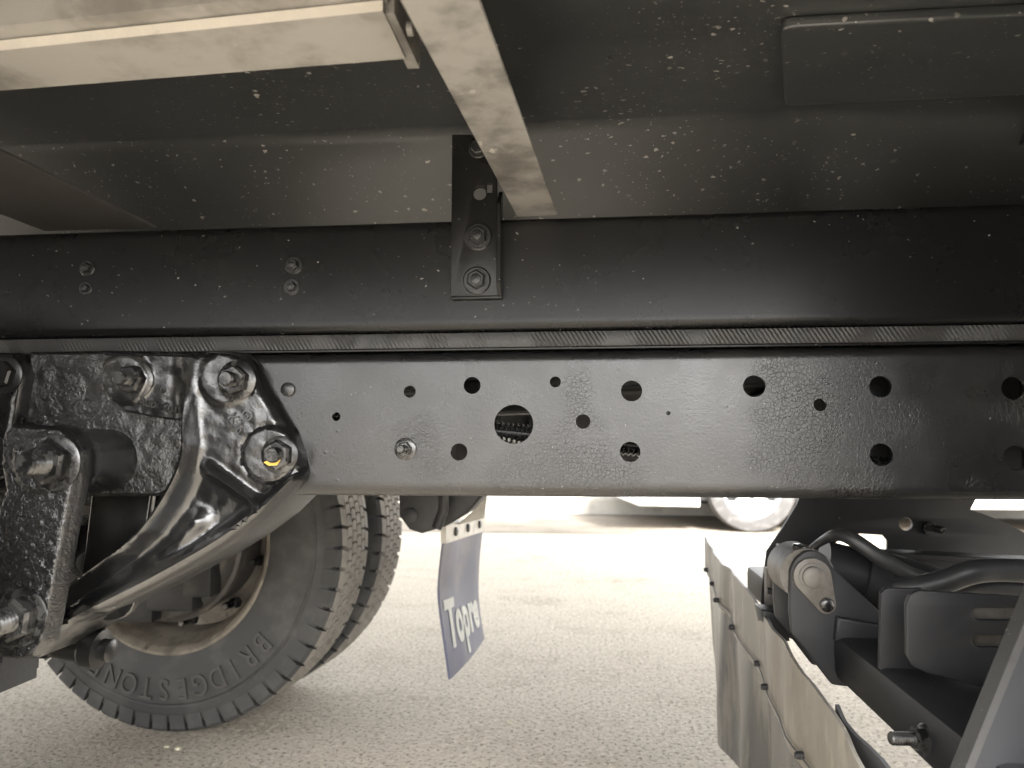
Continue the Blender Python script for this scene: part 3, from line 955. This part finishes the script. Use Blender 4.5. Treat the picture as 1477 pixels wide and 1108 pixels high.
# brake drum, studs and axle
def wl_pt(x, y, z):
    return wl + Vector((x * math.cos(PHI) - y * math.sin(PHI), x * math.sin(PHI) + y * math.cos(PHI), z))
axd = Vector((-math.sin(PHI), math.cos(PHI), 0))
g = G()
g.add(*lathe(wl_pt(0, 0, 0), axd, [(-.03, .06), (-.03, .155), (-.02, .163), (.01, .165), (.015, .172), (.03, .172), (.04, .160), (TW - .05, .160), (TW - .05, .06)], 48))
drum = g.make('brake_drum', M_DRUM, truck)
for k in range(10):
    t = R(-95) + k * R(36) + R(8)
    bolt_geo(wl_pt(.182 * math.cos(t), .100, .182 * math.sin(t)), -axd, .0125, .02, 0, .001, .030, .008, thread=False).make('wheel_stud', M_BOLT, drum)
g = G()
for (x, z, sx, sz) in ((.06, -.10, .05, .03), (.12, -.04, .03, .06), (-.02, -.13, .04, .025)):
    a = wl_pt(x, -.05, z)
    g.add(*box((a.x - sx, a.y - .02, a.z - sz), (a.x + sx, a.y + .03, a.z + sz), .006))
g.make('brake_bracket', M_DARK, truck)
g = G()
g.add(*lathe((WX, .62, WR + .005), (0, 1, 0), [(0, .06), (.5, .06), (.55, .07), (1.02, .075), (1.04, .05)], 28))
g.make('axle', M_DARK, truck)

# --- far mud flap with lettering
def surf(name, fn, nu, nv, th_vec, m, parent, ang=60):
    """thin curved sheet with thickness: fn(u,v) -> point"""
    V = []; Fc = []
    for i in range(nu + 1):
        for j in range(nv + 1): V.append(Vector(fn(i / nu, j / nv)))
    n = len(V); V += [v + Vector(th_vec) for v in V[:n]]
    W = nv + 1
    for i in range(nu):
        for j in range(nv):
            a = i * W + j
            Fc.append((a, a + W, a + W + 1, a + 1)); Fc.append((n + a, n + a + 1, n + a + W + 1, n + a + W))
    for i in range(nu):
        for j in (0, nv):
            a = i * W + j; Fc.append((a, a + W, n + a + W, n + a))
    for j in range(nv):
        for i in (0, nu):
            a = i * W + j; Fc.append((a, a + 1, n + a + 1, n + a))
    return build(name, V, Fc, m, parent, ang)
FX = -.262
pn_t, pf_t = PX(641, 783, FX - .005), PX(696, 766, FX + .0)
Y1, Y2 = 1.66, 2.03
def fl_edge(v, pts):                                     # pixel edge -> point at that plane
    t = v * (len(pts) - 1); i = min(int(t), len(pts) - 2); f = t - i
    return (pts[i][0] * (1 - f) + pts[i + 1][0] * f, pts[i][1] * (1 - f) + pts[i + 1][1] * f)
def smooth_edge(pts):
    s = spline([Vector((p[0], p[1], 0)) for p in pts], 10)
    return [(p.x, p.y) for p in s]
EL = smooth_edge([(641, 778), (637, 812), (634, 850), (636, 880), (640, 910), (645, 945), (650, 980)])
ER = smooth_edge([(696, 762), (692, 797), (690, 830), (690, 855), (692, 880), (695, 900), (699, 921)])
def flap_far(u, v):
    a = P(*fl_edge(v, EL), Y1); b = P(*fl_edge(v, ER), Y2)
    p = a.lerp(b, u)
    p.x += .006 * math.sin(math.pi * u) * (v * 1.2 - .3) + .004 * math.sin(u * 9) * (1 - v)
    return p
ff = surf('mud_flap', flap_far, 16, 24, (-.005, 0, 0), M_FLAPF, truck)
ff['label'] = 'small blue mud flap with pale maker lettering behind the far wheels'
V, Fc = text_mesh('Topre', 1.0, .0, .038)
mxx = max(v.x for v in V); mnx = min(v.x for v in V)
mxy = max(v.y for v in V); mny = min(v.y for v in V)
W = []
bm = bmesh.new()
for v in V:
    u = .05 + .86 * (v.x - mnx) / (mxx - mnx); vv = .43 + .36 * (mxy - v.y) / .70
    W.append(flap_far(u, vv) + Vector((.0015, 0, 0)))
n = len(W); W2 = W + [p - Vector((.001, 0, 0)) for p in W]
build('lettering', W2, [tuple(f) for f in Fc] + [tuple(n + i for i in reversed(f)) for f in Fc], M_LETT, ff)
def hold(u, v):
    a = P(641 + v * 0, 757 + 27 * v, Y1 - .01); b = P(697, 742 + 24 * v, Y2 + .01)
    return a.lerp(b, u) + Vector((.004, 0, 0))
hd = surf('holder_strip', hold, 4, 2, (-.012, 0, 0), M_SILV, ff)
for u in (.2, .5, .82):
    p = hold(u, .5); g = G(); g.add(*lathe(p, (1, 0, 0), [(0, .010), (.004, .010), (.006, .006)], 14)); g.make('rivet', M_DARK, ff)
# black hanger bracket above the flap
g = G()
HBY = 1.52
o1 = [(574, 690), (640, 690), (640, 745), (628, 764), (608, 770), (590, 764), (576, 745)]
V, Fc = plateY(o1, HBY, .05, bev=.005); g.add(V, Fc)
o2 = [(636, 690), (699, 690), (696, 716), (672, 742), (642, 760), (628, 764)]
V, Fc = plateY(o2, HBY + .05, .12, bev=.006); g.add(V, Fc)
g.add(*lathe(P(592, 744, HBY), FRONT, [(0, .016), (.003, .016), (.005, .012)], 18))
g.add(*tube([P(640, 700, HBY - .004), P(640, 735, HBY - .004), P(630, 762, HBY - .002)], .010, 10))
g.make('hanger_bracket', M_DARK, truck)
# pale bracket at the flap's upper end
g = G(); V, Fc = plateY([(676, 715), (702, 715), (698, 748), (660, 757), (684, 735)], 1.75, .02, bev=.002); g.add(V, Fc); g.make('flap_bracket', M_SILV, truck)

# --- wide dusty flap at lower right, hanging across the truck
NX = .235
TOP = [(1014, 774), (1026, 795), (1041, 812), (1058, 828), (1075, 848), (1092, 880), (1112, 902), (1132, 925), (1148, 950), (1160, 975), (1186, 1012), (1210, 1052), (1240, 1095), (1300, 1190), (1420, 1370)]
def fold(y, z):
    k = max(0, min(1, (.42 - z) / .3))
    return (.002 + .010 * k) * math.sin(y * 23 + 1.2 * math.sin(y * 9)) + .0016 * math.sin(y * 61 + 2) * (1 - k) + .004 * k * math.sin(y * 47 + z * 9)
tp = [PX(x, y, NX) for x, y in TOP]
rv = [PX(x, y, NX) for x, y in ((1016, 818), (1040, 864), (1062, 905), (1088, 956), (1107, 990), (1160, 1090), (1230, 1220), (1330, 1400))]
def zline(pts, y):
    ps = sorted(pts, key=lambda p: p.y)
    if y <= ps[0].y: return ps[0].z
    for a, b in zip(ps, ps[1:]):
        if y <= b.y: return a.z + (b.z - a.z) * (y - a.y) / (b.y - a.y)
    return ps[-1].z
yfar = tp[0].y; ynear = .36
def flap_top(u, v):
    y = yfar + (ynear - yfar) * u
    zt_, zr_ = zline(tp, y), zline(rv, y) - .012
    z = zt_ + (zr_ - zt_) * v
    return Vector((NX + fold(y, z) * .8, y, z))
nf = surf('wide_flap', flap_top, 120, 10, (.004, 0, 0), M_FLAPN, truck)
nf['label'] = 'wide dusty rubber flap with a row of rivets at lower right'
def flap_low(u, v):
    y = yfar - .004 + (ynear - yfar) * u
    zr_ = zline(rv, y) + .004
    zb_ = .045 + .06 * sm(.93, 1.0, 1 - u) * 0
    v2 = v
    z = zr_ + (zb_ - zr_) * v2
    edge = .05 * sm(.0, .05, .05 - u if u < .05 else 0) 
    y -= .10 * sm(.55, 1.0, v) * (1 - u) ** 3
    return Vector((NX + .006 + fold(y, z), y, z))
surf('rubber_sheet', flap_low, 120, 18, (.004, 0, 0), M_FLAPL, nf)
BK = [PX(x, y, NX + .012) for x, y in ((1120, 905), (1138, 923), (1152, 952), (1168, 979), (1194, 1000), (1206, 1018), (1214, 1038), (1230, 1058), (1248, 1074), (1270, 1096), (1310, 1150), (1420, 1300))]
def flap_back(u, v):
    y = .86 + (ynear - .86) * u
    zt_ = zline(BK, y)
    return Vector((NX + .012, y, zt_ - .09 * v))
surf('backing_sheet', flap_back, 60, 6, (.004, 0, 0), M_FLAPR, nf)
g = G()
for i in range(len(rv) - 1):
    pass
rp = [flap_top(u, .88) + Vector((-.003, 0, 0)) for u in [i / 60 for i in range(61)]]
g.add(*tube(rp, .0011, 6)); g.make('seam_cord', M_FLAPR, nf)
for (x, y) in ((1018, 822), (1028, 842), (1041, 866), (1062, 905), (1089, 957), (1108, 991), (1161, 1090)):
    p = PX(x, y, NX); p.x = NX + fold(p.y, p.z) - .003
    g = G(); g.add(*lathe(p, (-1, 0, 0), [(-.006, .0045), (.004, .0045), (.006, .003)], 12)); g.make('rivet', M_DARK, nf)

# --- tail lift
lift = empty('tail_lift', P(1250, 950, 1.0), truck)
lift['label'] = 'folded satin black tail lift with pin bracket, slotted plate and hoses'
def part(name, g, m, ang=35, label=None):
    o = g.make(name, m, lift, ang)
    if label: o['label'] = label
    return o
# big rear plate
BY = 1.38
bo = [(1160, 700), (1150, 727), (1130, 760), (1106, 795), (1099, 850), (1097, 905), (1150, 925), (1300, 935), (1560, 935), (1560, 800), (1490, 775), (1463, 760), (1440, 750), (1420, 742), (1400, 735), (1420, 700)]
win = [(1192, 800), (1197, 790), (1215, 776), (1240, 770), (1274, 772), (1280, 780), (1280, 803), (1232, 802)]
g = G(); V, Fc = plateY(bo, BY, .008, holes=[[XZ(*p, BY) for p in win], circle(XZ(1307, 756, BY), 9 * BY / F, 20)], bev=.001); g.add(V, Fc)
part('lift_plate', g, M_LIFT)
c = P(1348, 762, BY)
g = G(); g.add(*lathe(c + Vector((-.01, 0, 0)), FRONT, [(0, .011), (.01, .011)], 16)); g.add(*lathe(c, FRONT, [(0, .006), (.03, .006), (.032, .004)], 14)); part('plate_pin', g, M_BOLT)
# horizontal channel behind the hoses
g = G()
a = P(1165, 792, 1.25); b = P(1500, 815, 1.25)
V, Fc = plateY([(1150, 790), (1500, 812), (1500, 900), (1240, 880), (1150, 830)], 1.25, .05, bev=.003); g.add(V, Fc)
V, Fc = plateY([(1130, 790), (1500, 808), (1500, 816), (1130, 797)], 1.22, .05, bev=.002); g.add(V, Fc)
part('steel_channel', g, M_LIFT)
# pin bracket: two cheek plates with a sleeve
CY = 1.0
co = [(1140, 822), (1148, 806), (1162, 795), (1178, 794), (1192, 803), (1200, 818), (1262, 875), (1292, 905), (1310, 960), (1310, 1000), (1216, 990), (1200, 988), (1142, 912), (1139, 880)]
g = G(); V, Fc = plateY(co, CY, .010, bev=.0018, rnd=.004); g.add(V, Fc); ck = part('cheek_plate', g, M_LIFT)
g = G(); V, Fc = plateY([(x - 0, y) for x, y in co], CY, .010, bev=.0018, rnd=.004)
g.add([v + Vector((.0, .085, 0)) for v in V], Fc); part('cheek_plate', g, M_LIFT)
pc2 = P(1168, 832, CY)
g = G(); g.add(*lathe((pc2.x, CY + .010, pc2.z), (0, 1, 0), [(0, .020), (0, .033), (.074, .033), (.074, .02)], 32)); part('sleeve', g, M_PIN)
# retaining plate with pin
ko = []
ca, cb = Vector(XZ(1172, 832, CY - .006)), Vector(XZ(1192, 872, CY - .006))
ra, rb = .0225, .0115
dv = (cb - ca); L_ = dv.length; ang0 = math.atan2(dv.y, dv.x); off = math.acos((ra - rb) / L_)
for k in range(25):
    t = ang0 + off + (2 * math.pi - 2 * off) * k / 24
    ko.append((ca.x + ra * math.cos(t), ca.y + ra * math.sin(t)))
for k in range(13):
    t = ang0 - off + 2 * off * k / 12
    ko.append((cb.x + rb * math.cos(t), cb.y + rb * math.sin(t)))
V, Fc = plate2d(ko, [], .006, .001)
g = G(); g.add([Vector((v.x, CY - .0065 + v.z, v.y)) for v in V], Fc); part('keeper_plate', g, M_PIN)
g = G(); g.add(*lathe((ca.x, CY - .0065, ca.y), FRONT, [(0, .0165), (.002, .0165), (.0022, .013), (.006, .0128), (.0075, .0105), (.0078, .004)], 28)); part('pin', g, M_PIN)
g = G(); g.add(*lathe((cb.x, CY - .0065, cb.y), FRONT, [(0, .0085), (.0035, .0085), (.005, .007), (.0058, .003)], 20)); part('keeper_bolt', g, M_BOLT)
# clip on top of the sleeve
g = G(); g.add(*lathe(P(1150, 790, CY + .03), (0, 0, 1), [(-.012, .006), (.002, .0065), (.005, .004)], 14)); g.add(*lathe(P(1160, 793, CY + .02), (0, .3, 1), [(-.012, .007), (.002, .0075), (.004, .005)], 14)); part('grease_nipple', g, M_BOLT)
# cylinder between the plates
g = G()
g.add(*lathe(P(1185, 815, 1.12), (P(1420, 880, 1.12) - P(1185, 815, 1.12)).normalized(), [(0, .02), (0, .034), (.05, .036), (.052, .040), (.34, .040)], 28))
part('ram_cylinder', g, M_LIFT)
# cross tube running towards the viewer
tl = P(1216, 987, .97); TX0 = tl.x; tz0 = tl.z - .002
tt_ = PX(1400, 1046, TX0); tz1 = .378
g = G(); g.add(*box((TX0, .25, tz0), (TX0 + .115, 1.55, tz1), .010)); part('cross_tube', g, M_LIFT)
# gusset between cheek and tube
g = G(); V, Fc = plateY([(1208, 890), (1290, 905), (1300, 940), (1205, 925)], CY - .012, .012, bev=.004); g.add(V, Fc); part('gusset', g, M_LIFT)
# flange on the tube: narrow upright plate, then slotted plate in front
UY = .86
g = G(); V, Fc = plateY([(1271, 856), (1278, 849), (1330, 849), (1345, 990), (1290, 990), (1281, 986), (1269, 982)], UY, .008, bev=.0012); g.add(V, Fc); part('upright_plate', g, M_LIFT)
PY = .80
so_ = [(1307, 872), (1313, 858), (1326, 852), (1600, 868), (1600, 1040), (1500, 1012), (1340, 972), (1318, 962), (1308, 945)]
def slot(x0, x1, y0, r):
    a = Vector(XZ(x0, y0, PY)); b = Vector(XZ(x1, y0 + 1, PY)); rr = r * PY / F
    return [(a.x + rr * math.cos(t), a.y + rr * math.sin(t)) for t in [math.pi / 2 + k * math.pi / 8 for k in range(9)]] + [(b.x + rr * math.cos(t), b.y + rr * math.sin(t)) for t in [-math.pi / 2 + k * math.pi / 8 for k in range(9)]]
g = G(); V, Fc = plateY(so_, PY, .007, holes=[slot(1412, 1560, 886, 8), slot(1412, 1560, 925, 8)], bev=.0016); g.add(V, Fc); part('slotted_plate', g, M_LIFT, label='dark rounded plate with two long slots')
g = G(); g.add(*box((XZ(1395, 900, PY)[0], PY + .0085, XZ(1395, 945, PY)[1]), (XZ(1600, 900, PY)[0], PY + .016, XZ(1395, 870, PY)[1]), .001)); part('slide_bar', g, M_PIN)
# leaning arm at the right edge, nearest the viewer
AY = .62
ar = [(1396, 1100), (1490, 868), (1552, 720), (1700, 720), (1700, 1300), (1340, 1300), (1350, 1190)]
g = G(); V, Fc = plateY(ar, AY, .010, bev=.002); g.add(V, Fc)
e0, e1 = P(1345, 1228, AY - .006), P(1560, 697, AY - .006)
part('lift_arm', g, M_LIFT)
dv = (e1 - e0).normalized()
g = G(); nrm = Vector((-dv.z, 0, dv.x))
pp = []
for q in (e0, e1):
    for (s, yy) in ((-.0006, 0), (.0050, 0), (.0050, .018), (-.0006, .018)):
        pp.append(q - nrm * s + Vector((0, yy - .0, 0)))
g.add(pp, [(0, 1, 2, 3), (4, 5, 6, 7)] + [(i, (i + 1) % 4, 4 + (i + 1) % 4, 4 + i) for i in range(4)])
part('arm_edge_bar', g, M_LIFTE)
# bolt low on the tube
bc = PX(1335, 1066, TX0)
bolt_geo(bc, (-1, -.15, .03), .0105, .009, .013, .002, .021, .006).make('tube_bolt', M_BOLT, lift)
# hoses
def hose(pts, r, m=M_HOSE, name='hose'):
    g = G(); g.add(*tube(spline([P(*p) for p in pts], 8), r, 14)); part(name, g, m)
hose([(1166, 795, 1.12), (1185, 781, 1.10), (1205, 772, 1.07), (1228, 777, 1.05), (1270, 805, 1.04), (1320, 832, 1.04), (1375, 846, 1.05), (1420, 856, 1.06), (1500, 862, 1.06)], [.0048 + .0052 * sm(0, 30, i) for i in range(65)])
hose([(1290, 852, .98), (1330, 847, .97), (1365, 838, .96), (1400, 826, .95), (1440, 822, .95), (1500, 825, .95)], .0135)
hose([(1320, 862, 1.0), (1400, 850, 1.0), (1440, 848, 1.0), (1500, 852, 1.0)], .010)
# unseen dark column, added to darken the rail's right-hand reflection and shade the lift
g = G(); g.add(*box((.42, .06, .10), (1.15, .38, fz - .02), .01)); part('reflection_blocker', g, M_LIFT)
# small latch at the left
g = G()
V, Fc = plateY([(1106, 820), (1124, 820), (1126, 838), (1121, 872), (1112, 886), (1106, 880)], 1.2, .02, bev=.003); g.add(V, Fc)
part('latch', g, M_PIN)
g = G(); g.add(*tube([P(1106, 852, 1.17), P(1118, 853, 1.17), P(1122, 842, 1.17), P(1128, 830, 1.17)], .005, 10)); part('latch_hook', g, M_LIFT)
g = G(); V, Fc = plateY([(1098, 880), (1130, 884), (1140, 925), (1108, 930)], 1.15, .05, bev=.003); g.add(V, Fc); part('mounting_block', g, M_LIFT)

# --- corrugated conduit and pipes seen through the rail's holes
g = G()
a = P(600, 612, .90); b = P(1020, 652, .90)
path = []; rad = []
n = 150
a2, b2 = a + (a - b) * .4, b + (b - a) * 1.2
for i in range(n * 2):
    t = i / (n * 2 - 1); p = a2.lerp(b2, t); path.append(p); rad.append(.0135 if (i // 1) % 2 else .0105)
g.add(*tube(path, rad, 14)); g.make('corrugated_conduit', mat('conduit_black', (0.018, 0.018, 0.018), 0.14, 0, 1.0), truck)
g = G(); g.add(*tube([P(560, 598, .97), P(760, 592, .97), P(1000, 590, .97)], .006, 10)); g.make('brake_pipe', M_HOSE, truck)
g = G()  # pale beads added to imitate the dotted highlight on the conduit
for i in range(60):
    p = P(612 + i * 7.2, 632 + i * .9 - 14 * math.exp(-((i - 14) / 9) ** 2), .885)
    g.add(*lathe(p, (1, 0, 0), [(-.0016, .0012), (-.001, .0022), (.001, .0022), (.0016, .0012)], 8))
o = g.make('conduit_glint_beads', M_SILV, truck); o['kind'] = 'stuff'
g = G(); g.add(*box((P(1425, 600, 1.0).x, .93, rz0 + .008), (1.2, RY + .59, rz1 - .01), .004)); g.make('cross_member', M_DARK, truck)
g = G(); g.add(*box((P(690, 600, 1.2).x, 1.0, rz0 + .01), (P(690, 600, 1.2).x + .06, RY + .59, rz1 - .02), .004)); g.make('cross_member', M_DARK, truck)
g = G(); g.add(*box((P(1120, 600, 1.2).x, .91, rz0 + .01), (P(1120, 600, 1.2).x + .07, RY + .59, rz1 - .02), .004)); g.make('cross_member', M_DARK, truck)

# ================================================================== WHITE CAR BEYOND
def make_car():
    wcn = PZ(1086, 769, 0.0)
    cr = .30
    X0 = PZ(890, 742, .0); x_front = P(880, 720, wcn.y).x
    wx = wcn.x; cy0 = wcn.y - .02
    car = empty('car', (wx + 1.0, cy0 + .7, 0))
    car['label'] = 'white car parked on the pale ground beyond the truck'
    car['category'] = 'car'
    x0, x1 = x_front, wx + 2.95
    w2x = wx + 2.35
    def arch(cx):
        return [(cx + (cr + .045) * math.cos(t), .30 + (cr + .045) * math.sin(t)) for t in [R(180 - 180 * k / 14) + (0) for k in range(15)]]
    side = [(x0 + .03, .24), (x0 + .2, .175)]
    side += [(wx - cr - .05, .17)] + [(p[0], max(p[1], .17)) for p in arch(wx)] + [(wx + cr + .05, .17), (w2x - cr - .05, .17)] + arch(w2x) + [(w2x + cr + .06, .18), (x1 - .02, .26), (x1, .70), (x1 - .06, 1.05), (x1 - .22, 1.6), (x1 - .4, 1.68),
             (wx + .55, 1.68), (wx + .1, 1.15), (x0 + .12, 1.0), (x0, .72)]
    V, Fc = plate2d(side, [], 1.45, .04)
    g = G(); g.add([Vector((v.x, cy0 + v.z, v.y)) for v in V], Fc); g.make('body', M_WHITE, car, ang=30)
    win_ = [(wx + .45, 1.12), (x1 - .25, 1.12), (x1 - .33, 1.52), (wx + .70, 1.54)]
    for yy in (cy0 - .002, cy0 + 1.446):
        V, Fc = plate2d(rounded(win_, .05), [], .006, .001); g = G(); g.add([Vector((v.x, yy + v.z, v.y)) for v in V], Fc); g.make('window', M_GLASS, car)
    for yy in (cy0 + .15, cy0 + 1.15):
        g = G(); g.add(*box((x0 + .005 - .012, yy, .70), (x0 + .06, yy + .2, .85), .015)); g.make('headlight', M_LAMP, car)
    for cx in (wx, w2x):
        for yy, s in ((cy0 + .0, 1), (cy0 + 1.25, -1)):
            wh = empty('wheel', (cx, yy, cr), car)
            c = Vector((cx, yy + (0 if s > 0 else .2), cr)); ax = (0, s, 0)
            g = G(); g.add(*lathe(c, ax, [(.02, .19), (.005, .20), (0, .24), (.008, .285), (.03, .298), (.16, .298), (.18, .285), (.18, .2)], 48)); g.f = g.f[:-2]; g.mi = g.mi[:-2]; g.make('tyre', M_CTYRE, wh)
            g = G(); g.add(*lathe(c, ax, [(.012, .198), (.006, .200), (.012, .186), (.09, .178), (.09, .05)], 40)); g.f = g.f[:-2]; g.mi = g.mi[:-2]
            for k in range(5):
                t = k * 2 * math.pi / 5 + .3
                d = Vector((math.cos(t), 0, math.sin(t))); e = Vector((-math.sin(t), 0, math.cos(t)))
                q = []
                for rr, ww in ((.03, .045), (.187, .038)):
                    for sw in (-1, 1): q.append(c + d * rr + e * ww * sw + Vector(ax) * .018)
                q2 = [p + Vector(ax) * .03 for p in q]
                g.add(q + q2, [(0, 1, 3, 2), (4, 5, 7, 6), (0, 2, 6, 4), (1, 3, 7, 5)])
            g.add(*lathe(c, ax, [(.012, .03), (.016, .055), (.05, .06)], 20))
            g.make('rim', M_ALLOY, wh)
    g = G(); g.add(*box((x0 + .1, cy0 + .08, .21), (x1 - .1, cy0 + 1.37, .34), .02)); g.make('underbody', M_DARK, car)
    return car
make_car()

# ================================================================== CHIPS ON THE GROUND
def chip(px, py, r, label):
    p = PZ(px, py, 0.0)
    bm = bmesh.new(); bmesh.ops.create_icosphere(bm, subdivisions=2, radius=r)
    sd_ = random.random() * 50
    for v in bm.verts:
        v.co *= 1 + .35 * noise.noise(v.co / r * 1.3 + Vector((sd_, 0, 0)))
        v.co.z *= .5
    V = [v.co + p + Vector((0, 0, r * .3)) for v in bm.verts]; bm.verts.index_update()
    Fc = [[q.index for q in f.verts] for f in bm.faces]; bm.free()
    o = build('stone_chip', V, Fc, M_STONE)
    o['label'] = label; o['category'] = 'stone chip'; o['group'] = 'pale chips lying on the ground'
chip(735, 1043, .007, 'flat pale chip alone on the open ground below the blue mud flap')
chip(240, 1078, .006, 'pale chip just in front of the tyre contact, left of its pair')
chip(258, 1081, .008, 'largest pale chip lying in front of the tyre contact')
chip(842, 968, .006, 'small yellowish chip on open ground between the flaps')
